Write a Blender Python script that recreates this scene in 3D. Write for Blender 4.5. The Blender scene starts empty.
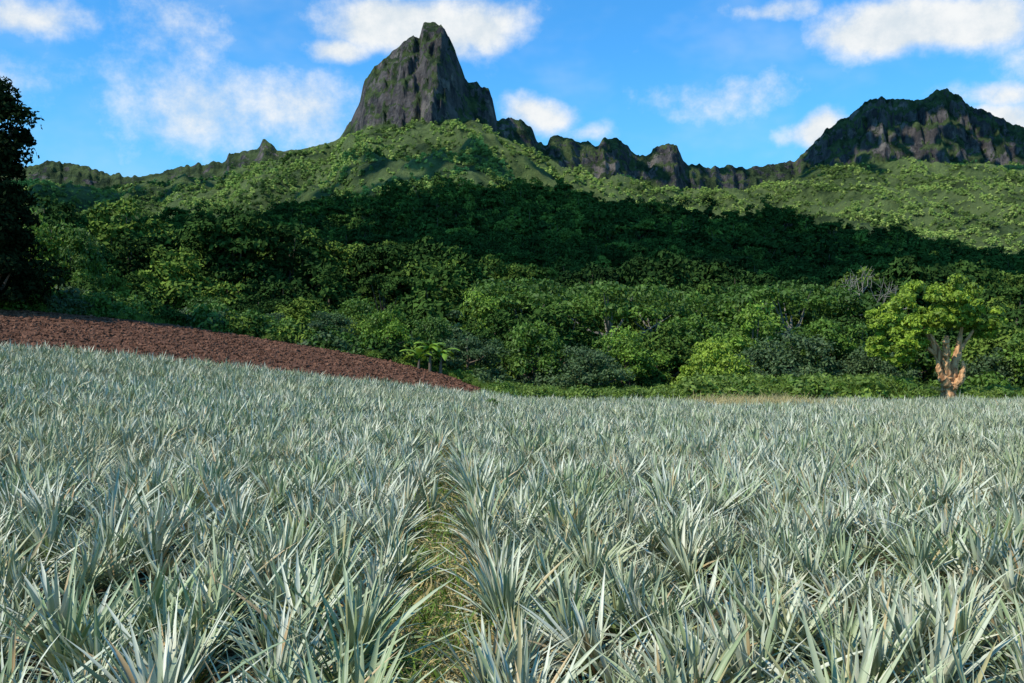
import bpy, math, random
import numpy as np
from mathutils import Vector
rng=np.random.default_rng(7); random.seed(7)
scene=bpy.context.scene
F=995.0; HOR=375.0; CAMZ=2.4
SUN=np.array([-0.56,-0.36,0.70]); SUN/=np.linalg.norm(SUN)

# ---------- numpy noise
_perm=rng.permutation(1024)
_ang=rng.random(1024)*2*np.pi
def perlin(x,y):
    x=np.asarray(x,float);y=np.asarray(y,float)
    xi=np.floor(x).astype(int);yi=np.floor(y).astype(int);xf=x-xi;yf=y-yi
    def g(ix,iy,dx,dy):
        h=_perm[(_perm[ix&1023]+iy)&1023];a=_ang[h];return np.cos(a)*dx+np.sin(a)*dy
    u=xf*xf*xf*(xf*(xf*6-15)+10);v=yf*yf*yf*(yf*(yf*6-15)+10)
    a=g(xi,yi,xf,yf);b=g(xi+1,yi,xf-1,yf);c=g(xi,yi+1,xf,yf-1);d=g(xi+1,yi+1,xf-1,yf-1)
    return (a+(b-a)*u)+((c+(d-c)*u)-(a+(b-a)*u))*v
def fbm(x,y,o=4,g=.5):
    s=0;a=1
    for i in range(o):
        s=s+a*perlin(x*2**i+17.3*i,y*2**i-9.1*i);a*=g
    return s
def ridged(x,y,o=4):
    s=0;a=1;t=0
    for i in range(o):
        s=s+a*(1-np.abs(perlin(x*2**i+31.7*i,y*2**i+5.1*i))*2);t+=a;a*=.5
    return s/t
def sstep(a,b,x):
    t=np.clip((x-a)/(b-a),0,1);return t*t*(3-2*t)
def tab(pts):
    p=np.array(pts,float);return lambda x:np.interp(x,p[:,0],p[:,1])

# ---------- terrain
sky_l=tab([(-700,190),(-300,150),(-60,178),(0,170),(30,165),(45,160),(70,163),(85,166),(105,172),(130,176),(160,172),(175,166),(200,163),(224,160),(227,152),(245,150),(255,148),(262,138),(270,142),(276,150),(300,148),(325,142),(338,137),(350,118),(358,103),(362,82),(370,70),(385,55),(400,44),(410,36),(418,37),(422,22),(428,18),(440,24),(446,32),(455,50),(465,78),(478,83),(489,87),(493,100),(497,120),(501,118),(510,116),(520,118),(530,125),(538,140),(547,144),(550,136),(560,134),(575,140),(590,140),(596,147),(605,138),(620,137),(630,148),(640,155),(650,155),(655,147),(668,143),(678,145),(685,160),(690,165),(700,163),(712,167),(730,165),(745,167),(780,163),(800,158),(815,143),(830,128),(845,118),(855,112),(870,100),(885,97),(905,98),(925,100),(940,90),(950,87),(962,95),(975,105),(1000,115),(1024,125),(1100,140),(1300,170),(1700,200)])
base_l=tab([(-700,200),(0,187),(30,184),(100,190),(220,178),(260,165),(330,150),(345,138),(370,128),(400,122),(440,118),(470,120),(500,138),(540,155),(560,168),(600,180),(640,182),(690,190),(740,194),(790,180),(830,168),(870,160),(920,162),(970,164),(1024,168),(1700,205)])
yr_f=tab([(-700,2600),(200,2600),(330,2450),(430,2330),(520,2500),(700,2800),(800,3100),(950,3050),(1700,3000)])
hill_f=tab([(-700,120),(0,128),(100,130),(300,138),(450,156),(560,168),(650,166),(760,146),(900,116),(1024,88),(1300,50),(1700,40)])
p_f=tab([(-700,.75),(100,.7),(300,.55),(450,.5),(600,.55),(750,.8),(1700,.8)])
berm_f=tab([(-900,1.0),(0,1.1),(300,1.1),(400,1.4),(450,1.5),(485,1.1),(515,0),(2000,0)])
yf_f=tab([(-900,56),(0,60),(300,65),(490,76),(700,76),(1024,80),(1900,80)])
ys_f=tab([(-900,70),(0,75),(300,85),(440,84),(492,80),(500,0),(1900,0)])
def zground(x,y):
    x=np.asarray(x,float);y=np.asarray(y,float)
    k=2.0
    sp=k*np.log1p(np.exp(np.clip(-x/k,-30,30)))
    sp=40*np.tanh(sp/52)*1.18
    ramp=.16*(np.clip(y,0,85)/62)**1.2*(1-sstep(95,420,y))
    z=sp*ramp
    px=512+F*x/np.maximum(y,1)
    a=yf_f(px);z=z+berm_f(px)*np.clip((y-a)/18,0,1)*(1-sstep(88,110,y))*(y>10)
    return z+0.05*fbm(x/6,y/6,2)
def zmount(x,y,parts=False):
    u=x/np.maximum(y,1);px=512+F*u
    yr=yr_f(px);Et=HOR-sky_l(px);Eb=HOR-base_l(px)
    rk=sstep(3,14,Et-Eb)
    Et=Et+rk*(3.2*fbm(px/8,px*0,4,.6)+2*ridged(px/14,px*0+4,2)-1.4)
    s=np.clip((y-120)/(yr*.93-120),0,1)
    zm=y*Eb*s**p_f(px)/F
    yc=870+60*perlin(px/160,px*0+3)
    t=np.clip((y-120)/(yc-120),0,1)
    C=hill_f(px)+5*perlin(px/60,px*0+9)
    zh=np.where(y<yc,y*C*t**.55/F, yc*C/F-(y-yc)*.16)
    k=14.
    m=np.maximum(zm,zh);z=m+k*np.log(np.exp((zm-m)/k)+np.exp((zh-m)/k))
    z=z-k*np.log(2)*(1-sstep(120,500,y))
    fade=sstep(150,900,y)*(1-sstep(-330,-90,y-yr))
    z=z+fade*(70*(ridged(x/210+.35*y/260,y/560,4)-.62)+18*fbm(x/70,y/90,3))*np.clip(y/1500,.2,1.2)
    Hc=yr*(Et-Eb)/F
    W=np.maximum(.62*Hc,0)+35
    big=np.clip(Hc/160,.25,1)
    xw=x+22*fbm(x/60+7,y/45,2)
    n=rk*big*(75*(ridged(x/70,y/900+2,2)-.35)+34*(ridged(xw/30,y/140,3)-.4)+14*fbm(xw/12,y/40,3))
    yy=y+np.clip(n,-14,100)+rk*big*14
    c=np.clip((yy-(yr-W-20))/W,0,1)
    lw=c*np.pi*2*3.2+5*fbm(x/70,y/120,2)
    c=c+.055*np.sin(lw)*np.sin(c*np.pi)+.018*np.sin(lw*2.7+2*perlin(x/20,y/50))*np.sin(c*np.pi)
    c=np.clip(c**.85,0,1)
    c=np.where(y>=yr-1,1,c)
    z=z+c*Hc
    back=np.maximum(y-yr,0)
    z=z-back*(.9+.3*perlin(x/80,y/80))-back*Eb/F
    z=z+CAMZ*sstep(150,1500,y)+zground(x,y)*(1-sstep(110,500,y))
    if parts:
        return z,rk*np.where((c>.02),1,0)*sstep(8,30,Hc*np.ones_like(y)),c
    return z

def new_mesh(name,verts,faces,mats=(),smooth=False,attrs=None,link=True,midx=None):
    me=bpy.data.meshes.new(name)
    fl=faces if isinstance(faces,list) else [faces]
    fl=[np.asarray(f) for f in fl if len(f)]
    verts=np.asarray(verts,np.float32)
    me.vertices.add(len(verts));me.vertices.foreach_set('co',verts.ravel())
    loops=np.concatenate([f.ravel() for f in fl]).astype(np.int32)
    tot=np.concatenate([np.full(len(f),f.shape[1]) for f in fl]).astype(np.int32)
    st=np.concatenate([[0],np.cumsum(tot)[:-1]]).astype(np.int32)
    me.loops.add(len(loops));me.loops.foreach_set('vertex_index',loops)
    me.polygons.add(len(tot));me.polygons.foreach_set('loop_start',st)
    try: me.polygons.foreach_set('loop_total',tot)
    except Exception: pass
    if midx is not None: me.polygons.foreach_set('material_index',np.asarray(midx,np.int32))
    me.update(calc_edges=True)
    me.polygons.foreach_set('use_smooth',np.full(len(tot),smooth))
    for m in mats: me.materials.append(m)
    for k,v in (attrs or {}).items():
        a=me.attributes.new(k,'FLOAT','POINT');a.data.foreach_set('value',np.asarray(v,np.float32))
    me.validate()
    ob=bpy.data.objects.new(name,me)
    if link: scene.collection.objects.link(ob)
    return ob
def grid_faces(ni,nj):
    i,j=np.meshgrid(np.arange(ni-1),np.arange(nj-1),indexing='ij')
    a=(i*nj+j).ravel();return np.stack([a,a+nj,a+nj+1,a+1],1)

# ---------- materials
class NT:
    def __init__(s,name):
        s.m=bpy.data.materials.new(name);s.m.use_nodes=True;s.t=s.m.node_tree
        s.t.nodes.clear();s.out=s.t.nodes.new('ShaderNodeOutputMaterial')
def setin(nt,sock,v):
    if isinstance(v,bpy.types.NodeSocket): nt.links.new(v,sock)
    else: sock.default_value=(*v,1) if (isinstance(v,tuple) and len(v)==3) else v
def mixc(nt,f,a,b,mode='MIX'):
    nd=nt.nodes.new('ShaderNodeMix');nd.data_type='RGBA';nd.blend_type=mode
    setin(nt,nd.inputs[0],f);setin(nt,nd.inputs[6],a);setin(nt,nd.inputs[7],b)
    return nd.outputs[2]
def math_(nt,op,a,b=0.0,c=None,clamp=False):
    nd=nt.nodes.new('ShaderNodeMath');nd.operation=op;nd.use_clamp=clamp
    setin(nt,nd.inputs[0],a);setin(nt,nd.inputs[1],b)
    if c is not None: setin(nt,nd.inputs[2],c)
    return nd.outputs[0]
def mrange(nt,v,a,b,c=0.,d=1.,sm=True):
    nd=nt.nodes.new('ShaderNodeMapRange');nd.interpolation_type='SMOOTHSTEP' if sm else 'LINEAR'
    setin(nt,nd.inputs[0],v)
    for i,x in enumerate((a,b,c,d)): nd.inputs[i+1].default_value=x
    return nd.outputs[0]
def noise(nt,vec,scale,detail=4,rough=.55,out='Fac'):
    nd=nt.nodes.new('ShaderNodeTexNoise');nd.inputs['Scale'].default_value=scale
    nd.inputs['Detail'].default_value=detail;nd.inputs['Roughness'].default_value=rough
    if vec is not None: nt.links.new(vec,nd.inputs['Vector'])
    return nd.outputs[out]
def attr(nt,name):
    nd=nt.nodes.new('ShaderNodeAttribute');nd.attribute_name=name;return nd.outputs['Fac']
def objco(nt):
    return nt.nodes.new('ShaderNodeNewGeometry').outputs['Position']
def vmath(nt,op,a,b):
    nd=nt.nodes.new('ShaderNodeVectorMath');nd.operation=op;nt.links.new(a,nd.inputs[0])
    if isinstance(b,bpy.types.NodeSocket): nt.links.new(b,nd.inputs[1])
    else: nd.inputs[1].default_value=b
    return nd.outputs[0]
def scalev(nt,v,s): return vmath(nt,'MULTIPLY',v,s)
def bump(nt,h,st,dist):
    nd=nt.nodes.new('ShaderNodeBump');nd.inputs['Strength'].default_value=st;nd.inputs['Distance'].default_value=dist
    nt.links.new(h,nd.inputs['Height']);return nd.outputs[0]
def finish(M,col,rough=.9,normal=None,spec=.2,trans=0.,transcol=None,diffuse=False):
    nt=M.t
    if diffuse:
        b=nt.nodes.new('ShaderNodeBsdfDiffuse');setin(nt,b.inputs[0],col)
    else:
        b=nt.nodes.new('ShaderNodeBsdfPrincipled');setin(nt,b.inputs['Base Color'],col);b.inputs['Roughness'].default_value=rough
        b.inputs['Specular IOR Level'].default_value=spec
    if normal is not None: nt.links.new(normal,b.inputs['Normal'])
    o=b.outputs[0]
    if trans>0:
        t=nt.nodes.new('ShaderNodeBsdfTranslucent');setin(nt,t.inputs[0],transcol if transcol is not None else col)
        mx=nt.nodes.new('ShaderNodeMixShader');mx.inputs[0].default_value=trans
        nt.links.new(o,mx.inputs[1]);nt.links.new(t.outputs[0],mx.inputs[2]);o=mx.outputs[0]
    nt.links.new(o,M.out.inputs[0]);return M.m

def leaf_mat(name,dark,light,trans=.25,posscale=.012,diffuse=False,accent=None):
    M=NT(name);nt=M.t
    oi=nt.nodes.new('ShaderNodeObjectInfo')
    f=noise(nt,oi.outputs['Location'],posscale,1)
    f=mrange(nt,f,.38,.62)
    r=math_(nt,'ADD',math_(nt,'MULTIPLY',oi.outputs['Random'],.45),math_(nt,'MULTIPLY',f,.55))
    c=mixc(nt,r,dark,light)
    if accent is not None:
        h=math_(nt,'FRACT',math_(nt,'MULTIPLY',oi.outputs['Random'],7.31))
        c=mixc(nt,mrange(nt,h,.80,.9),c,accent)
    t=attr(nt,'tint')
    c=mixc(nt,1.0,c,mixc(nt,t,(.4,.45,.45),(1.45,1.4,1.1)),'MULTIPLY')
    return finish(M,c,.6,None,.3,trans,None,diffuse)
m_forest=leaf_mat('forest_leaf',(.020,.045,.016),(.062,.115,.028),0,.012,True,(.13,.19,.04))  # forest dark, scrub light: plant types, with some cloud shade put into the colour
m_scrub=leaf_mat('scrub_leaf',(.05,.095,.03),(.38,.50,.15),0,.006,True,(.44,.52,.17))
m_leafA=leaf_mat('leaf_midgreen',(.045,.11,.016),(.12,.21,.030))
m_leafE=leaf_mat('leaf_brightgreen',(.12,.22,.025),(.19,.30,.04))
m_leafB=leaf_mat('leaf_yellowgreen',(.21,.31,.03),(.28,.38,.045))
m_leafC=leaf_mat('leaf_greygreen',(.055,.105,.04),(.10,.155,.065))
m_leafD=leaf_mat('leaf_dark',(.010,.019,.009),(.016,.028,.012),0,.012,True)
M=NT('bark');m_bark=finish(M,mixc(M.t,noise(M.t,scalev(M.t,objco(M.t),(3,3,.8)),1.5),(.07,.05,.035),(.18,.14,.10)),.95)
M=NT('bark_orange');nz=noise(M.t,scalev(M.t,objco(M.t),(3,3,.7)),1.3,5)
m_barkO=finish(M,mixc(M.t,mrange(M.t,nz,.35,.6),(.26,.12,.05),(.68,.38,.18)),.9,bump(M.t,nz,.8,.15))
M=NT('bark_grey');m_barkG=finish(M,mixc(M.t,noise(M.t,objco(M.t),1.5),(.16,.14,.11),(.30,.27,.22)),.9)

# ---------- mountain
uu=np.linspace(-.95,.95,1300)
yrU=yr_f(512+F*uu)
Y=[]
for yr in yrU:
    y1=112+(830-112)*np.linspace(0,1,80,endpoint=False)**1.3
    y2=np.linspace(830,yr-330,120,endpoint=False)
    y3=np.linspace(yr-330,yr,170)
    y4=yr+np.array([4,12,30,70,140,260,500])
    Y.append(np.concatenate([y1,y2,y3,y4]))
Y=np.array(Y);X=uu[:,None]*Y
Z,rock,cc=zmount(X,Y,True)
Z[:,0]-=3;
V=np.stack([X,Y,Z],-1).reshape(-1,3)
M=NT('mountain_slope');nt=M.t;P=objco(nt)
g1=noise(nt,P,.02,6,.7);g3=noise(nt,P,.006,4,.6)
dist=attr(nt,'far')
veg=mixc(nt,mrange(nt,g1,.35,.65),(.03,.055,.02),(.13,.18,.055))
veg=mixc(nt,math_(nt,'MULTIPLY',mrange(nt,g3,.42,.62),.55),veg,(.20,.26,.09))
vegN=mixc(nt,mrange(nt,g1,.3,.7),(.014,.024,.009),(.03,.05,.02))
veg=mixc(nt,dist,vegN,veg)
st=noise(nt,scalev(nt,P,(.035,.035,.012)),1.0,8,.72)
st2=noise(nt,scalev(nt,P,(.005,.005,.03)),1.0,5,.65)
rc=mixc(nt,mrange(nt,st,.38,.62),(.035,.036,.042),(.19,.165,.155))
rc=mixc(nt,math_(nt,'MULTIPLY',mrange(nt,st2,.42,.58),.5),rc,(.085,.075,.072))
rc=mixc(nt,mrange(nt,noise(nt,P,.012,5,.65),.57,.66),rc,(.26,.22,.19))
geo=nt.nodes.new('ShaderNodeNewGeometry');sx=nt.nodes.new('ShaderNodeSeparateXYZ');nt.links.new(geo.outputs['Normal'],sx.inputs[0])
gm=math_(nt,'ADD',sx.outputs[2],math_(nt,'MULTIPLY',math_(nt,'SUBTRACT',noise(nt,P,.022,6,.7),.5),2.6))
rc=mixc(nt,mrange(nt,gm,.34,.50),rc,mixc(nt,mrange(nt,g1,.35,.65),(.022,.04,.02),(.11,.15,.055)))
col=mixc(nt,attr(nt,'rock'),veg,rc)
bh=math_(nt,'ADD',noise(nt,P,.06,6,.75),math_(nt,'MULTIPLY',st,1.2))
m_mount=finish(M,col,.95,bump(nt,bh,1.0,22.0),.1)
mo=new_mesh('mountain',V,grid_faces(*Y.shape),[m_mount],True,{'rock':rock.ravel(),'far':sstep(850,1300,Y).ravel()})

# ---------- ground
gx=np.sinh(np.linspace(-5.2,5.2,640));gx=gx/np.abs(gx).max()*300
gy=np.concatenate([np.linspace(-80,0,20,endpoint=False),np.linspace(0,50,160,endpoint=False),np.linspace(50,95,260,endpoint=False),np.linspace(95,150,40)])
GX,GY=np.meshgrid(gx,gy,indexing='ij')
GZ=zground(GX,GY)
gpx=512+F*GX/np.maximum(GY,1)
soil=((GY>yf_f(gpx)-1.5)&(GY<ys_f(gpx)+4)&(GY>20)).astype(float)
GZ=GZ+soil*(.12*fbm(GX/.9,GY/.9,3)+.05)
GZ=GZ-4*sstep(118,150,GY)
grass=(1-soil)*(GY>yf_f(gpx)-1)
M=NT('field_ground');nt=M.t;P=objco(nt)
n1=noise(nt,P,1.2,6,.7);n2=noise(nt,P,12,4,.7)
so=mixc(nt,mrange(nt,n1,.3,.7),(.08,.036,.021),(.18,.086,.05))
fl=mixc(nt,mrange(nt,n2,.35,.65),(.045,.032,.018),(.15,.12,.055))
gr=mixc(nt,mrange(nt,n1,.35,.65),(.035,.055,.02),(.07,.10,.03))
c=mixc(nt,attr(nt,'soil'),fl,so);c=mixc(nt,attr(nt,'grass'),c,gr)
m_ground=finish(M,c,.95,bump(nt,math_(nt,'ADD',n1,math_(nt,'MULTIPLY',n2,.3)),.8,.25),.1)
new_mesh('ground',np.stack([GX,GY,GZ],-1).reshape(-1,3),grid_faces(*GX.shape),[m_ground],True,{'soil':soil.ravel(),'grass':grass.ravel()})

# ---------- scatter helper
def scatter(name,pts,rots,scls,idx,protos):
    col=bpy.data.collections.new(name+'_source')
    for o in protos: col.objects.link(o)
    me=bpy.data.meshes.new(name);me.vertices.add(len(pts));me.vertices.foreach_set('co',np.asarray(pts,np.float32).ravel())
    a=me.attributes.new('rot','FLOAT_VECTOR','POINT');a.data.foreach_set('vector',np.asarray(rots,np.float32).ravel())
    a=me.attributes.new('scl','FLOAT','POINT');a.data.foreach_set('value',np.asarray(scls,np.float32))
    a=me.attributes.new('idx','INT','POINT');a.data.foreach_set('value',np.asarray(idx,np.int32))
    ob=bpy.data.objects.new(name,me);scene.collection.objects.link(ob)
    ng=bpy.data.node_groups.new(name,'GeometryNodeTree')
    ng.interface.new_socket('Geometry',in_out='INPUT',socket_type='NodeSocketGeometry')
    ng.interface.new_socket('Geometry',in_out='OUTPUT',socket_type='NodeSocketGeometry')
    gi=ng.nodes.new('NodeGroupInput');go=ng.nodes.new('NodeGroupOutput')
    ip=ng.nodes.new('GeometryNodeInstanceOnPoints');ci=ng.nodes.new('GeometryNodeCollectionInfo')
    ci.inputs['Collection'].default_value=col;ci.inputs['Separate Children'].default_value=True;ci.inputs['Reset Children'].default_value=True
    def na(n,t):
        nd=ng.nodes.new('GeometryNodeInputNamedAttribute');nd.data_type=t;nd.inputs['Name'].default_value=n
        return [o for o in nd.outputs if o.enabled and o.name=='Attribute'][0]
    L=ng.links.new
    L(gi.outputs[0],ip.inputs['Points']);L(ci.outputs[0],ip.inputs['Instance']);ip.inputs['Pick Instance'].default_value=True
    L(na('idx','INT'),ip.inputs['Instance Index']);L(na('rot','FLOAT_VECTOR'),ip.inputs['Rotation']);L(na('scl','FLOAT'),ip.inputs['Scale'])
    L(ip.outputs[0],go.inputs[0])
    md=ob.modifiers.new('scatter','NODES');md.node_group=ng
    return ob

# ---------- tubes, leaves, trees
def tube(path,rad,n=7):
    path=np.asarray(path,float);K=len(path);vs=[]
    for i in range(K):
        d=path[min(i+1,K-1)]-path[max(i-1,0)];d/=np.linalg.norm(d)+1e-9
        a=np.cross(d,[0.3,1,.1]);a/=np.linalg.norm(a);b=np.cross(d,a)
        th=np.linspace(0,2*np.pi,n,endpoint=False)
        vs.append(path[i]+rad[i]*(np.cos(th)[:,None]*a+np.sin(th)[:,None]*b))
    f=[]
    for i in range(K-1):
        for j in range(n):
            f.append((i*n+j,i*n+(j+1)%n,(i+1)*n+(j+1)%n,(i+1)*n+j))
    return np.concatenate(vs),np.array(f)
def unit(v): return v/(np.linalg.norm(v,axis=-1,keepdims=True)+1e-9)
def leafcloud(cent,rad,per,size,r,flat=.8,jit=.8):
    n=len(cent)*per
    c=np.repeat(cent,per,0);R=np.repeat(rad,per)
    d=unit(r.normal(size=(n,3)));d[:,2]=np.where(d[:,2]<-.3,-d[:,2],d[:,2])
    rr=R*(.5+.65*r.random(n)**.8)
    p=c+d*rr[:,None]*np.array([1,1,flat])
    nn=unit(d+jit*r.normal(size=(n,3))+np.array([0,0,.25]))
    t=unit(np.cross(nn,r.normal(size=(n,3))));b=np.cross(nn,t)
    s=(size*(.6+.8*r.random(n)))[:,None]
    v=np.stack([p-t*s,p-b*s*.5,p+t*s,p+b*s*.5],1).reshape(-1,3)
    f=np.arange(n*4).reshape(-1,4)
    tint=np.repeat(np.clip(np.repeat(r.random(len(cent)),per)*.55+.45*r.random(n),0,1),4)
    return v,f,tint
def make_tree(name,H,R,mat,bark,seed,ncl=26,per=110,size=.32,shape='round',link=False,trunk_frac=.3,trunk_r=.3,cr=.34):
    r=np.random.default_rng(seed)
    th=H*trunk_frac
    vr=.5+1.0*r.random(ncl)**1.5
    if shape=='round':
        d=unit(r.normal(size=(ncl,3)));d[:,2]=np.abs(d[:,2])*1.0-.25
        k=.4+.6*r.random(ncl)
        lop=1+.25*np.sin(2*np.arctan2(d[:,1],d[:,0])+r.random()*6)
        ch=(H-th)/1.25
        cent=np.stack([d[:,0]*R*k*lop,d[:,1]*R*k*lop,th+ch*.3+d[:,2]*ch*k*.9],1);rad=R*cr*vr;fl=.8
    elif shape=='flat':
        ang=r.random(ncl)*6.28;q=R*np.sqrt(r.random(ncl))
        lay=2*r.random(ncl)
        cent=np.stack([np.cos(ang)*q,np.sin(ang)*q,H*(.72+.11*lay)-q*.12],1);rad=R*cr*(.7+.6*r.random(ncl));fl=.5
    elif shape=='tall':
        t=r.random(ncl);w=R*(1-t)**.6*(.4+.6*r.random(ncl));ang=r.random(ncl)*6.28
        cent=np.stack([np.cos(ang)*w,np.sin(ang)*w,th*.8+(H-th*.8)*t*.95],1);rad=R*cr*(.7+.5*r.random(ncl))*(1.1-.5*t);fl=1.1
    elif shape=='column':
        t=r.random(ncl);w=R*np.sqrt(r.random(ncl))*(1-.55*t)*(.85+.25*np.sin(t*17));ang=r.random(ncl)*6.28
        cent=np.stack([np.cos(ang)*w,np.sin(ang)*w,th+(H-th)*t*.96],1);rad=R*cr*vr;fl=.8
    else:
        d=unit(r.normal(size=(ncl,3)));d[:,2]=np.abs(d[:,2])
        k=.3+.6*r.random(ncl);cent=d*k[:,None]*np.array([R,R,H*.7]);rad=R*cr*(.7+.6*r.random(ncl));fl=.9
    v,f,ti=leafcloud(cent,rad,per,size,r,fl)
    VS=[v];FS=[f];T=[ti];MI=[np.zeros(len(f))];o=len(v)
    if shape!='bush':
        top=np.array([r.normal()*.3,r.normal()*.3,H*(.9 if shape in('tall','column') else .68)])
        path=[np.array([0,0,-.6]),np.array([.05,0,th*.5]),np.array([top[0]*.4,top[1]*.4,th]),top]
        tv,tf=tube(path,[trunk_r*1.3,trunk_r,trunk_r*.8,trunk_r*.2]);VS.append(tv);FS.append(tf+o);o+=len(tv);T.append(np.full(len(tv),.5));MI.append(np.ones(len(tf)))
        for i in r.permutation(ncl)[:8]:
            s=path[2]*.9+ (top-path[2])*r.random()*.4
            if shape=='column': s=np.array([0,0,max(cent[i][2]-2.5,.5)])
            e=cent[i]
            mid=(s+e)/2+np.array([0,0,-.08*R]);tv,tf=tube([s,mid,e],[trunk_r*.5,trunk_r*.35,trunk_r*.12],5)
            VS.append(tv);FS.append(tf+o);o+=len(tv);T.append(np.full(len(tv),.5));MI.append(np.ones(len(tf)))
    return new_mesh(name,np.concatenate(VS),np.concatenate(FS),[mat,bark],False,{'tint':np.concatenate(T)},link,np.concatenate(MI))

far=[make_tree('fp%d'%i,10+2*(i%3),4.4+.5*(i%2),m_forest,m_bark,50+i,18,42,.72,['round','tall','round','round','flat','column'][i%6],False,.2,.25,.36) for i in range(6)]
mid=[make_tree('mp%d'%i,10+2*(i%3),4.6,m_forest,m_bark,70+i,40,120,.28,['round','flat','round','column','tall','round','round'][i%7],False,.2,.25,.28) for i in range(7)]
scr=[make_tree('sp%d'%i,8+(i%3),3.8,m_scrub,m_bark,90+i,10,34,.95,['round','column','bush','round'][i%4],False,.1,.2,.42) for i in range(4)]
def sample(n,y0,y1,pad=170):
    y=np.sqrt(rng.random(n)*(y1**2-y0**2)+y0**2);px=rng.uniform(-pad,1024+pad,n);x=(px-512)/F*y
    return x,y,px
def rotz(n,tilt=0.05):
    return np.stack([rng.normal(size=n)*tilt,rng.normal(size=n)*tilt,rng.random(n)*6.28],1)
def vs(n): return np.clip(np.exp(rng.normal(size=n)*.30-.06),.45,1.7)
x,y,px=sample(2900,128,420);z=zmount(x,y)
scatter('forest',np.stack([x,y,z-.5],1),rotz(len(x)),vs(len(x)),rng.integers(0,7,len(x)),mid)
x,y,px=sample(12000,410,1050);z=zmount(x,y)
scatter('forest_slope',np.stack([x,y,z-1],1),rotz(len(x)),vs(len(x))*1.05,rng.integers(0,6,len(x)),far)
x,y,px=sample(60000,950,3000);z,rk,c=zmount(x,y,True)
den=fbm(x/110,y/170,3)
ok=(c<.02)&(y<yr_f(px))&(rng.random(len(x))<np.clip(.6+den*1.8,.10,1))
x,y,z,px,den=x[ok],y[ok],z[ok],px[ok],den[ok]
scatter('scrub_forest',np.stack([x,y,z-1],1),rotz(len(x)),rng.uniform(.45,1.45,len(x))*(1+.5*np.clip(den,-.5,.8)),rng.integers(0,4,len(x)),scr)

# ---------- near trees
kinds={
 'A':[make_tree('nA%d'%i,10,4.6,m_leafA,m_bark,200+i,60,120,.21,'round',False,.16,.3,.26) for i in range(4)],
 'E':[make_tree('nE%d'%i,10,4.6,m_leafE,m_bark,300+i,60,120,.20,'round',False,.16,.3,.25) for i in range(2)],
 'C':[make_tree('nC%d'%i,9,4.8,m_leafC,m_bark,220+i,60,120,.20,'round',False,.12,.3,.25) for i in range(3)],
 'B':[make_tree('nB%d'%i,8,4.0,m_leafB,m_bark,240+i,54,130,.20,'round',False,.2,.25,.28) for i in range(2)],
 'F':[make_tree('nF%d'%i,11,6.5,m_leafA,m_barkG,260+i,44,120,.22,'flat',False,.5,.3,.24) for i in range(2)],
 'D':[make_tree('nD%d'%i,10,4.6,m_forest,m_bark,280+i,56,120,.22,'round',False,.15,.3,.27) for i in range(3)],
}
H0={'A':10,'C':9,'B':8,'F':11,'D':10,'E':10}
nm={'A':'broadleaf_tree','C':'mango_tree','B':'breadfruit_tree','F':'albizia_tree','D':'hibiscus_tree','E':'candlenut_tree'}
def put(kind,px,top,d,var=0,wid=1.0):
    xx=(px-512)/F*d
    z0=float(zmount(np.array([xx]),np.array([float(d)]))[0]) if d>115 else float(zground(np.array([xx]),np.array([float(d)]))[0])
    h=CAMZ+(HOR-top)/F*d-z0
    src=kinds[kind][random.randrange(len(kinds[kind]))]
    ob=bpy.data.objects.new(nm[kind],src.data);scene.collection.objects.link(ob)
    s=h/H0[kind]/1.0
    ob.location=(xx,d,z0-.2);ob.scale=(s*wid,s*wid,s);ob.rotation_euler=(0,0,random.random()*6.28)
    return ob
rows=[('C',150,300,98,0,1.3),('D',190,306,100,1,1.2),('A',232,302,102,0,1.1),('C',275,306,96,1,1.1),('C',325,303,92,0,1.25),('E',388,288,90,0,.8),
('D',352,300,104,1,1),('A',432,303,94,1,.9),('C',468,315,90,1,1),('D',500,300,100,0,1),('A',535,303,92,2,.9),('C',585,332,88,0,1.1),('E',628,316,92,1,1.0),('D',660,305,98,1,1.1),
('B',712,330,85,0,.85),('A',690,296,104,2,1),('E',752,290,98,0,.9),('C',788,318,92,1,1.1),('A',822,300,96,1,1),('D',850,305,100,0,1.1),('C',868,335,92,0,1),('D',1000,300,98,1,1.2),('A',1045,310,92,0,1.1),('C',985,335,94,1,1),
('A',905,300,104,2,1.1),('D',950,292,108,0,1.2),('D',560,292,110,1,1.2),('F',610,280,118,0,1),('F',655,284,124,1,.9),('E',480,278,122,1,.8),('D',415,282,125,0,1.1),('A',720,282,122,0,1),('F',790,278,124,0,1),('C',450,296,112,0,1.1),
('D',300,290,118,1,1.2),('D',130,285,115,0,1.2),('A',205,285,120,2,1.1),('D',255,282,125,0,1.1),('A',350,284,122,1,1.1),('F',520,276,128,1,1),('A',870,280,125,0,1.1),('D',1020,280,120,1,1.2),
('A',72,205,92,0,.65),('E',32,196,92,1,.7),('D',105,250,95,1,.9),('A',-30,205,92,2,.9),('A',85,262,90,0,.9),('D',130,265,98,0,.9)]
for r_ in rows: put(*r_)

for (px0,d0_,top0,R0,nc,sd) in [(-14,77,84,4.6,110,339),(-4,78.5,178,3.6,70,351)]:
    xx,yy=(px0-512)/F*d0_,d0_
    zb=float(zground(np.array([xx]),np.array([yy]))[0])-.3
    iron=make_tree('ironwood_tree',CAMZ+(HOR-top0)/F*d0_-zb,R0,m_leafD,m_bark,sd,nc,250,.21,'column',True,.06,.45,.30)
    iron.location=(xx,yy,zb)

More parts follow.
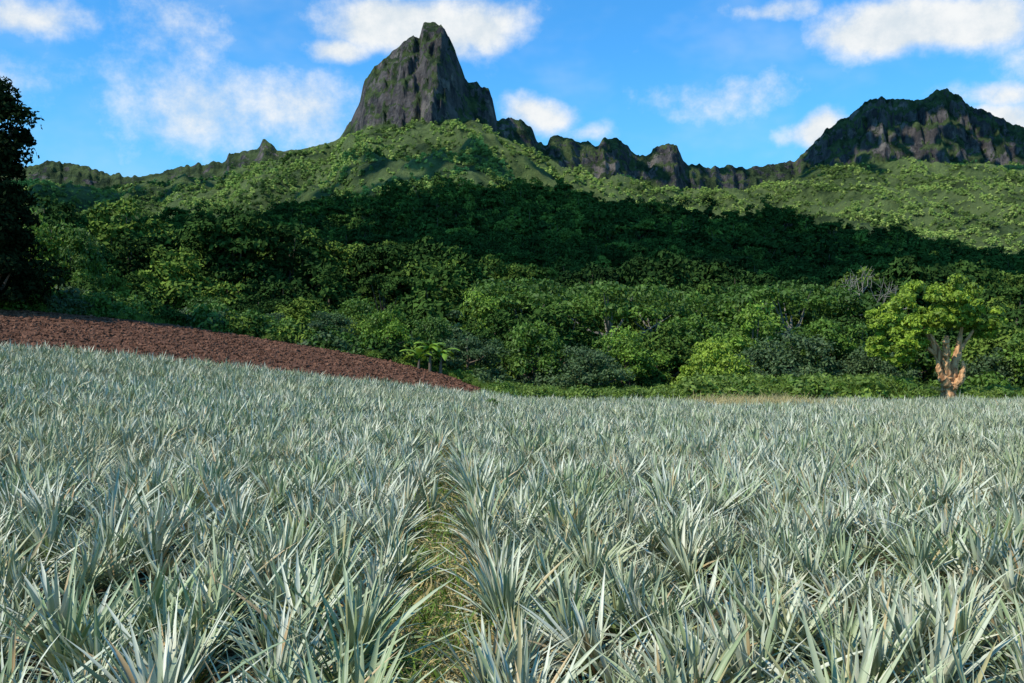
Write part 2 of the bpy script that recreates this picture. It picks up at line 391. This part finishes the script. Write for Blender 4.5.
def flame_tree():
    r=np.random.default_rng(11)
    VS=[];FS=[];T=[];MI=[];o=0
    limbs=[([(0.0,0,-.4),(.0,0,.9),(-.1,0,1.9),(-.35,0,3.0),(-1.2,.2,5.2),(-2.4,0,7)],[.80,.62,.52,.42,.28,.12]),
           ([(.22,0,-.3),(.25,.1,1.2),(.42,.1,2.3),(.5,.1,3.1),(.8,.2,4.0),(1.3,.2,6.4)],[.60,.48,.42,.36,.26,.12]),
           ([(-.1,-.1,2.0),(-.35,-.4,3.4),(-.55,-.9,4.6),(-.7,-1.4,5.6)],[.36,.34,.3,.2]),
           ([(.5,0,2.8),(1.2,.3,4.6),(2.4,.4,6.2)],[.22,.17,.08]),
           ([(-.7,.1,3.9),(-2.4,-.4,5.0),(-4.6,-.6,5.8)],[.18,.14,.07]),
           ([(-.2,-.4,1.5),(-.75,-.6,2.1),(-1.1,-.7,2.9),(-1.15,-.7,3.6)],[.36,.33,.26,.08]),
           ([(.35,-.3,1.4),(.9,-.5,2.1),(1.05,-.6,3.1),(1.0,-.6,3.6)],[.34,.30,.18,.06])]
    for p,q in limbs:
        p=np.array(p);q=np.array(q);t=np.linspace(0,len(p)-1,len(p)*4);pp_=np.stack([np.interp(t,np.arange(len(p)),p[:,k]) for k in range(3)],1);qq=np.interp(t,np.arange(len(p)),q)*(1+.12*r.normal(size=len(t)))
        tv,tf=tube(pp_,qq,11);tv=tv+.025*r.normal(size=tv.shape);VS.append(tv);FS.append(tf+o);o+=len(tv);T.append(np.full(len(tv),.5));MI.append(np.ones(len(tf)))
    cent=[];rad=[]
    lob=[(-3.6,0,7.6,1.9),(-4.9,.3,6.4,1.5),(-1.6,.6,8.8,2.1),(.4,0,9.3,2.0),(2.0,.4,8.6,1.9),(3.3,0,7.2,1.5),(-3.8,-.6,5.0,1.3),(-5.6,0,5.0,1.1),(1.2,.6,7.4,1.8),(-1.6,-.5,7.2,1.7),(3.5,.4,6.2,1.1),(-2.8,.0,5.2,1.2),(-5.0,-.5,4.1,1.0),(2.5,1.0,6.9,1.2),(-.2,-.8,8.2,1.5),(.6,-.3,7.1,1.1),(-1.5,.9,6.4,1.2),(-6.2,.2,4.3,.7),(-3.0,-.3,6.3,1.5),(-6.0,.2,7.2,.9),(-3.6,.2,4.0,.9),(.2,.6,7.4,1.5),(-4.2,.2,3.4,.7)]
    for lx,ly,lz,R in lob:
        for k in range(13):
            d=unit(r.normal(size=3));cent.append(np.array([lx,ly*2,lz])+d*R*.8*np.array([1,1.2,.75]));rad.append(R*.33*(.5+.9*r.random()))
    v,f,ti=leafcloud(np.array(cent),np.array(rad),125,.17,r,.7)
    VS.append(v);FS.append(f+o);T.append(ti);MI.append(np.zeros(len(f)))
    ob=new_mesh('flame_tree',np.concatenate(VS),np.concatenate(FS),[m_leafB,m_barkO],False,{'tint':np.concatenate(T)},True,np.concatenate(MI))
    ob.location=((948-512)/F*82,82,0.05);ob.scale=(.97,.95,.98);return ob
flame_tree()

def bare(name,px,d,h):
    r=np.random.default_rng(5);VS=[];FS=[];o=[0]
    def br(p,dr,L,rd,dep):
        q=p+dr*L;m=(p+q)/2+r.normal(size=3)*L*.06
        tv,tf=tube([p,m,q],[rd,rd*.8,rd*.6],5);VS.append(tv);FS.append(tf+o[0]);o[0]+=len(tv)
        if dep==0: return
        for k in range(3):
            nd=unit(dr+r.normal(size=3)*.55+np.array([0,0,.05]));br(q,nd,L*.72,rd*.55,dep-1)
    br(np.zeros(3),np.array([0,0,1.]),h*.36,.35,4)
    ob=new_mesh(name,np.concatenate(VS),np.concatenate(FS),[m_barkG],True)
    xx=(px-512)/F*d;ob.location=(xx,d,float(zmount(np.array([xx]),np.array([float(d)]))[0]));return ob
bare('bare_tree',848,128,15.5)
def banana():
    r=np.random.default_rng(3);VS=[];FS=[];o=0;T=[];MI=[]
    for (ox,oy,hh) in [(0,0,2.2),(.9,.4,1.7),(-1.0,.3,1.5)]:
        tv,tf=tube([(ox,oy,-.2),(ox,oy,hh*.5),(ox+.05,oy,hh)],[.16,.13,.08],8);VS.append(tv);FS.append(tf+o);o+=len(tv);T.append(np.full(len(tv),.6));MI.append(np.ones(len(tf)))
        for k in range(8):
            a=k*2.4+r.random();L=1.9*(.8+.4*r.random());el=r.uniform(.5,1.35);pts=[]
            d2=np.array([np.cos(a),np.sin(a),0]);sd=np.array([-np.sin(a),np.cos(a),0])
            p=np.array([ox,oy,hh]);e=el
            for i in range(9):
                t=i/8;w=.27*np.sin(np.pi*min(1,(t*.92+.08)))**.6+.01
                pts+= [p-sd*w+np.array([0,0,-.08]),p.copy(),p+sd*w+np.array([0,0,-.08])]
                p=p+(d2*np.cos(e)+np.array([0,0,np.sin(e)]))*L/8;e-=.22
            ff=[]
            for i in range(8):
                for j in range(2):
                    q=i*3+j;ff.append((q,q+1,q+4,q+3))
            VS.append(np.array(pts));FS.append(np.array(ff)+o);o+=len(pts);T.append(np.full(len(pts),.95));MI.append(np.zeros(len(ff)))
    ob=new_mesh('banana_plant',np.concatenate(VS),np.concatenate(FS),[m_leafE,m_bark],True,{'tint':np.concatenate(T)},True,np.concatenate(MI))
    xx=(430-512)/F*86;ob.location=(xx,86,float(zground(np.array([xx]),np.array([86.]))[0])-.3)
banana()

# ---------- grass and bushes at the field edge
def blades(name,n,L,w,mat,seed,spread=.3,lean=.6,seg=4):
    r=np.random.default_rng(seed);V=[];Fc=[];o=0;T=[]
    for k in range(n):
        a=r.random()*6.28;l=L*r.uniform(.6,1.1);e=np.pi/2-abs(r.normal())*lean*.5;p=np.array([r.normal()*spread*.5,r.normal()*spread*.5,-.03])
        d2=np.array([np.cos(a),np.sin(a),0]);b=r.random()*6.28;sd=np.array([np.cos(b),np.sin(b),0])
        for i in range(seg+1):
            ww=w*(1-i/seg)+.002;V+=[p-sd*ww/2,p+sd*ww/2]
            p=p+(d2*np.cos(e)+np.array([0,0,np.sin(e)]))*l/seg;e-=lean*.35
            if i<seg: Fc.append((o,o+1,o+3,o+2))
            o+=2
        T+= [r.random()]*(2*(seg+1))
    return new_mesh(name,np.array(V),np.array(Fc),[mat],False,{'tint':np.array(T)},False)
m_grass=leaf_mat('grass_blade',(.13,.21,.03),(.22,.31,.06),.3)
m_dry=leaf_mat('dry_grass',(.38,.29,.13),(.60,.50,.28),.2)
gp=[blades('g%d'%i,60,1.5,.05,m_grass,400+i,.8,.7) for i in range(3)]
bp=[make_tree('b%d'%i,1.6,1.3,m_leafA if i<1 else m_grass,m_bark,420+i,12,90,.13,'bush',False,0,.1,.45) for i in range(3)]
n=5200;px=rng.uniform(-60,1090,n);d0=np.where(px<495,ys_f(px)+3.5,yf_f(px)+1.0);d=d0+rng.random(n)**1.3*12
ok=(px>330)|(rng.random(n)<.25);ok&=~((px>922)&(px<975)&(d<88));px=px[ok];d=d[ok];n=len(px)
x=(px-512)/F*d;z=zground(x,d)
idx=np.where(rng.random(n)<.72,rng.integers(3,6,n),rng.integers(0,3,n))
hs=np.where((px>700)&(px<905),1.5,.95)*np.where(px<495,.6,1.0)*rng.uniform(.5,1.25,n)
scatter('grass_verge',np.stack([x,d,z-.05],1),rotz(n),hs,idx,bp+gp)
bq=[make_tree('u%d'%i,3,2.4,[m_forest,m_leafA,m_leafC,m_forest][i],m_bark,460+i,20,100,.2,'bush',False,0,.1,.38) for i in range(4)]
n=700;px=rng.uniform(-120,1150,n);lo=np.where(px<495,np.maximum(ys_f(px)+4.5,79),90);d=lo+(112-lo)*rng.random(n)**1.3;x=(px-512)/F*d
scatter('undergrowth',np.stack([x,d,zground(x,d)-.2],1),rotz(n),rng.uniform(.5,1.2,n),rng.integers(0,4,n),bq)

# ---------- soil clods
import bmesh
def clod(name,seed):
    r=np.random.default_rng(seed)
    bm=bmesh.new();bmesh.ops.create_icosphere(bm,subdivisions=2,radius=1)
    for v in bm.verts: v.co*=1+.28*r.normal();v.co.z*=.7
    me=bpy.data.meshes.new(name);bm.to_mesh(me);bm.free();me.materials.append(m_clod);return bpy.data.objects.new(name,me)
M=NT('soil_clod');oi=M.t.nodes.new('ShaderNodeObjectInfo');m_clod=finish(M,mixc(M.t,oi.outputs['Random'],(.075,.034,.02),(.20,.098,.06)),.95,None,.1)
cl=[clod('c%d'%i,i) for i in range(4)]
n=16000;px=rng.uniform(-60,492,n);a_=yf_f(px)-.5;b_=ys_f(px)+2.5;d=a_+(b_-a_)*rng.random(n);x=(px-512)/F*d;z=zground(x,d)
scatter('soil_clods',np.stack([x,d,z+.04],1),rotz(n,.5),.04+.15*rng.random(n)**2.5,rng.integers(0,4,n),cl)

# ---------- pineapple plants
M=NT('pineapple_leaf');nt=M.t
oi=nt.nodes.new('ShaderNodeObjectInfo');along=attr(nt,'along');ti=attr(nt,'tint')
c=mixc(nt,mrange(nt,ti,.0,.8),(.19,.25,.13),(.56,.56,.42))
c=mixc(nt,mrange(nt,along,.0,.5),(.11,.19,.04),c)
c=mixc(nt,math_(nt,'MULTIPLY',mrange(nt,along,.86,1.0),.6),c,(.46,.35,.20))
c=mixc(nt,mrange(nt,ti,.95,.97),c,(.42,.29,.14))
c=mixc(nt,math_(nt,'MULTIPLY',mrange(nt,oi.outputs['Random'],.4,1.),.6),c,(.21,.29,.09))
P=objco(nt);big=noise(nt,P,.12,1);c=mixc(nt,math_(nt,'MULTIPLY',mrange(nt,big,.42,.68),.35),c,(.38,.36,.19))
m_pine=finish(M,c,.45,None,.35,0)
def pineapple(name,seed,nl=44,seg=5,wm=1.):
    r=np.random.default_rng(seed);V=[];Fc=[];o=0;A=[];T=[]
    for k in range(nl):
        t=k/nl;a=k*2.39996+r.normal()*.3
        e=math.radians(24+58*t+r.normal()*10);L=(.50+.27*np.sin(np.pi*min(1,t*1.1+.15)))*r.uniform(.65,1.22);w=.0215*r.uniform(.75,1.25)*wm
        bend=r.uniform(-.03,.17)*(1.2-t)*5/seg
        d2=np.array([np.cos(a),np.sin(a),0.]);sd=np.array([-np.sin(a),np.cos(a),0.])
        p=d2*.03+np.array([0,0,.04+.12*t]);tint=r.random()
        tw=r.normal()*.4
        for i in range(seg+1):
            s=i/seg;ww=w*(.75+.5*s if s<.35 else .925*(1-((s-.35)/.65)**1.5)+.03)
            dr=d2*np.cos(e)+np.array([0,0,np.sin(e)]);nn=np.cross(dr,sd);nn/=np.linalg.norm(nn)
            if nn[2]<0: nn=-nn
            s2=sd*np.cos(tw*s)+nn*np.sin(tw*s)
            V+=[p-s2*ww+nn*ww*.4,p-nn*ww*.1,p+s2*ww+nn*ww*.4];A+=[s]*3;T+=[tint]*3
            p=p+dr*L/seg;e-=bend
            if i<seg:
                for j in range(2):
                    q=o+i*3+j;Fc.append((q,q+1,q+4,q+3))
        o+=3*(seg+1)
    return new_mesh(name,np.array(V),np.array(Fc),[m_pine],True,{'along':np.array(A),'tint':np.array(T)},False)
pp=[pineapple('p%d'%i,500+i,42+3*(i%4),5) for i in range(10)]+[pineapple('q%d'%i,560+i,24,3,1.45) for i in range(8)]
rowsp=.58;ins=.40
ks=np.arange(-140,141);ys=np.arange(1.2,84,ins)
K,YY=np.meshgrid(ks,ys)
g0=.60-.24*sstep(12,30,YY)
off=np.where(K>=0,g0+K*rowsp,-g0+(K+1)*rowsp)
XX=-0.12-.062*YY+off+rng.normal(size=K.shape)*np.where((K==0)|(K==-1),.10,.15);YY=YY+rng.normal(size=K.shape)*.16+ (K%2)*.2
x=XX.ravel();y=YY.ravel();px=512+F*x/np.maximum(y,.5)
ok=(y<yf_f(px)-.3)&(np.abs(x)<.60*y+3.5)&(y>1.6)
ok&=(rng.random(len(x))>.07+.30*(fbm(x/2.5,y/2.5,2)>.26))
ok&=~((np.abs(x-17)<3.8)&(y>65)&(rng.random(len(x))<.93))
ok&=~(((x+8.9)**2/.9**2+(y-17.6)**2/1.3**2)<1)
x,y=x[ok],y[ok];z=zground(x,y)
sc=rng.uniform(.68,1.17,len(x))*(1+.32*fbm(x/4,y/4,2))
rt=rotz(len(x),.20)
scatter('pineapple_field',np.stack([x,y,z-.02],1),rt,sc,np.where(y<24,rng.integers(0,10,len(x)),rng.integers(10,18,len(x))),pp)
print('plants',len(x))
lp=[blades('l%d'%i,14,.5,.03,m_dry if i<3 else m_grass,600+i,.4,2.2 if i<3 else 1.2) for i in range(4)]
n=3000;y=1.5+rng.random(n)**1.5*45;x=-.12-.062*y+rng.normal(size=n)*.24;z=zground(x,y)
scatter('leaf_litter',np.stack([x,y,z+.03],1),rotz(n,.3),rng.uniform(.4,.9,n),np.where(rng.random(n)<.68,rng.integers(0,3,n),3),lp)
dp=[blades('d%d'%i,40,.9,.03,m_dry,640+i,.6,.9) for i in range(2)]
n=520;x=17+rng.normal(size=n)*2.2;y=rng.uniform(64,78,n)
scatter('dry_grass_patch',np.stack([x,y,zground(x,y)],1),rotz(n,.2),rng.uniform(.8,1.5,n),rng.integers(0,2,n),dp)

# ---------- clouds out of view, lumps placed so their shadows fall on the slopes
M=NT('cloud');m_cloud=finish(M,(.8,.8,.8),1.,None,0,diffuse=True)
lumps=[]
for k in range(520):
    d=230+730*rng.random()**.8;px=rng.uniform(10,1100)
    if fbm(px/150,d/120,2)<-.30: continue
    edge=np.clip((d-230)/170,0,1);lumps.append((px,d,rng.uniform(16,48)*(.35+.65*edge)+5))
def cluster(px,d,R,n):
    for k in range(n):
        a=rng.random()*6.28;q=rng.random()**.5*R
        lumps.append((px+q*np.cos(a)/d*F,d+q*np.sin(a)*1.3,R*rng.uniform(.18,.42)))
for px,d,R in [(290,1150,90),(300,1300,90),(325,1500,90),(350,1700,80),(415,1500,80),(440,1700,110),(475,1600,110),(505,1500,100),(530,1350,100),(560,1250,100),(600,1300,100),(545,1700,90),(600,1900,100),
      (40,2200,200),(120,2250,170),(190,2300,110),(840,2870,100),(890,2900,110),(950,2900,110),(1010,2880,110),(560,2400,70),(640,2550,80),(60,1500,140)]:
    cluster(px,d,R,13)
for px in range(820,1060,18):
    for dd in (3035,2995,2950): lumps.append((px,dd,55))
for px in range(540,760,22): lumps.append((px,float(yr_f(px))-20,34))
bm=bmesh.new();bmesh.ops.create_icosphere(bm,subdivisions=2,radius=1);bm.verts.ensure_lookup_table()
iv=np.array([v.co[:] for v in bm.verts]);iff=np.array([[v.index for v in f.verts] for f in bm.faces]);bm.free()
VS=[];FS=[];o=0
for px,d,r_ in lumps:
    xx=(px-512)/F*d;zz=float(zmount(np.array([xx]),np.array([float(d)]))[0])
    c=np.array([xx,d,zz])+SUN*(1750-zz)/SUN[2]*.85
    dn=1+.4*perlin(iv[:,0]*2.3+px,iv[:,1]*2.3+iv[:,2]*1.7)+.2*perlin(iv[:,0]*6+px,iv[:,1]*6+iv[:,2]*5)
    VS.append(c+iv*dn[:,None]*r_*np.array([1,1,.5]));FS.append(iff+o);o+=len(iv)
new_mesh('cloud',np.concatenate(VS),np.concatenate(FS),[m_cloud],True)

# ---------- world
w=bpy.data.worlds.new('World');scene.world=w;w.use_nodes=True;nt=w.node_tree;nt.nodes.clear()
out=nt.nodes.new('ShaderNodeOutputWorld');bg=nt.nodes.new('ShaderNodeBackground');bg.inputs[1].default_value=.12
sk=nt.nodes.new('ShaderNodeTexSky');sk.sky_type='NISHITA';sk.sun_disc=False
el=math.asin(SUN[2]);sk.sun_elevation=el;sk.sun_rotation=math.atan2(SUN[0],SUN[1])%(2*math.pi)
sk.air_density=1.0;sk.dust_density=.3;sk.ozone_density=1.5
tc=nt.nodes.new('ShaderNodeTexCoord');D=tc.outputs['Generated']
sx=nt.nodes.new('ShaderNodeSeparateXYZ');nt.links.new(D,sx.inputs[0])
az=math_(nt,'ARCTAN2',sx.outputs[0],sx.outputs[1]);hyp=math_(nt,'SQRT',math_(nt,'ADD',math_(nt,'MULTIPLY',sx.outputs[0],sx.outputs[0]),math_(nt,'MULTIPLY',sx.outputs[1],sx.outputs[1])))
ev=math_(nt,'DIVIDE',sx.outputs[2],math_(nt,'MAXIMUM',hyp,.05))
cx=nt.nodes.new('ShaderNodeCombineXYZ');nt.links.new(az,cx.inputs[0]);nt.links.new(ev,cx.inputs[1]);UV0=cx.outputs[0]
wn=vmath(nt,'SUBTRACT',noise(nt,UV0,9,3,.6,'Color'),(.5,.5,.5))
UV=vmath(nt,'ADD',UV0,vmath(nt,'MULTIPLY',wn,(.10,.055,0)))
blobs=[(15,8,60,22,1.0),(410,20,80,30,1.5),(470,16,60,26,1.3),(340,42,40,16,1.1),(205,105,95,50,.86),(295,105,80,45,.84),(170,30,60,45,.55),(535,112,38,20,1.1),(590,128,30,12,.7),(730,92,80,24,.6),
(900,22,85,30,1.5),(965,20,80,28,1.4),(860,40,45,16,1.0),(820,132,32,18,1.2),(1005,85,50,14,.95),(1012,108,38,18,1.2),(770,5,50,12,.8),(1100,60,80,60,1.),(-120,60,120,40,1.)]
acc=None
for (bx,by,rx,ry,wt) in blobs:
    a0=math.atan((bx-512)/F);e0=(HOR-by)/F*math.cos(a0)
    s=vmath(nt,'SUBTRACT',UV,(a0,e0,0));m=vmath(nt,'MULTIPLY',s,(F/rx/1.75,F/ry/1.75,0))
    ln=nt.nodes.new('ShaderNodeVectorMath');ln.operation='LENGTH';nt.links.new(m,ln.inputs[0])
    b=mrange(nt,ln.outputs['Value'],0,1,wt,0)
    acc=b if acc is None else math_(nt,'MAXIMUM',acc,b)
nf=noise(nt,UV0,22,5,.65);fr=math_(nt,'SUBTRACT',nf,.5)
dens=math_(nt,'ADD',acc,math_(nt,'MULTIPLY',fr,1.3))
fac=mrange(nt,dens,.15,1.15)
thin=math_(nt,'MULTIPLY',mrange(nt,noise(nt,scalev(nt,UV0,(1,1.6,1)),6,4,.6),.45,.75),.18)
fac=math_(nt,'MAXIMUM',fac,thin)
tint=mixc(nt,1.0,sk.outputs[0],(.46,1.36,1.95),'MULTIPLY')
tint=mixc(nt,mrange(nt,ev,.14,.34,.45,0.),tint,(1.9,5.5,7.8))
cc_=mixc(nt,mrange(nt,nf,.3,.7),(5.8,6.5,7.1),(7.7,7.9,8.0))
col=mixc(nt,fac,tint,cc_)
nt.links.new(col,bg.inputs[0]);nt.links.new(bg.outputs[0],out.inputs[0])
w.cycles.sampling_method='MANUAL';w.cycles.sample_map_resolution=256

sl=bpy.data.lights.new('sun','SUN');sl.energy=5.0;sl.angle=math.radians(.5);sl.color=(1,.95,.84)
so=bpy.data.objects.new('sun',sl);scene.collection.objects.link(so);so.rotation_euler=Vector(SUN).to_track_quat('Z','Y').to_euler()
cam=bpy.data.cameras.new('camera');co=bpy.data.objects.new('camera',cam);scene.collection.objects.link(co)
cam.lens=F/1024*36;cam.sensor_width=36;cam.clip_start=.1;cam.clip_end=20000
co.location=(0,0,CAMZ);co.rotation_euler=(math.radians(90)+math.atan((HOR-341.5)/F),0,0)
scene.camera=co
scene.view_settings.view_transform='Standard';scene.view_settings.look='None';scene.view_settings.exposure=0
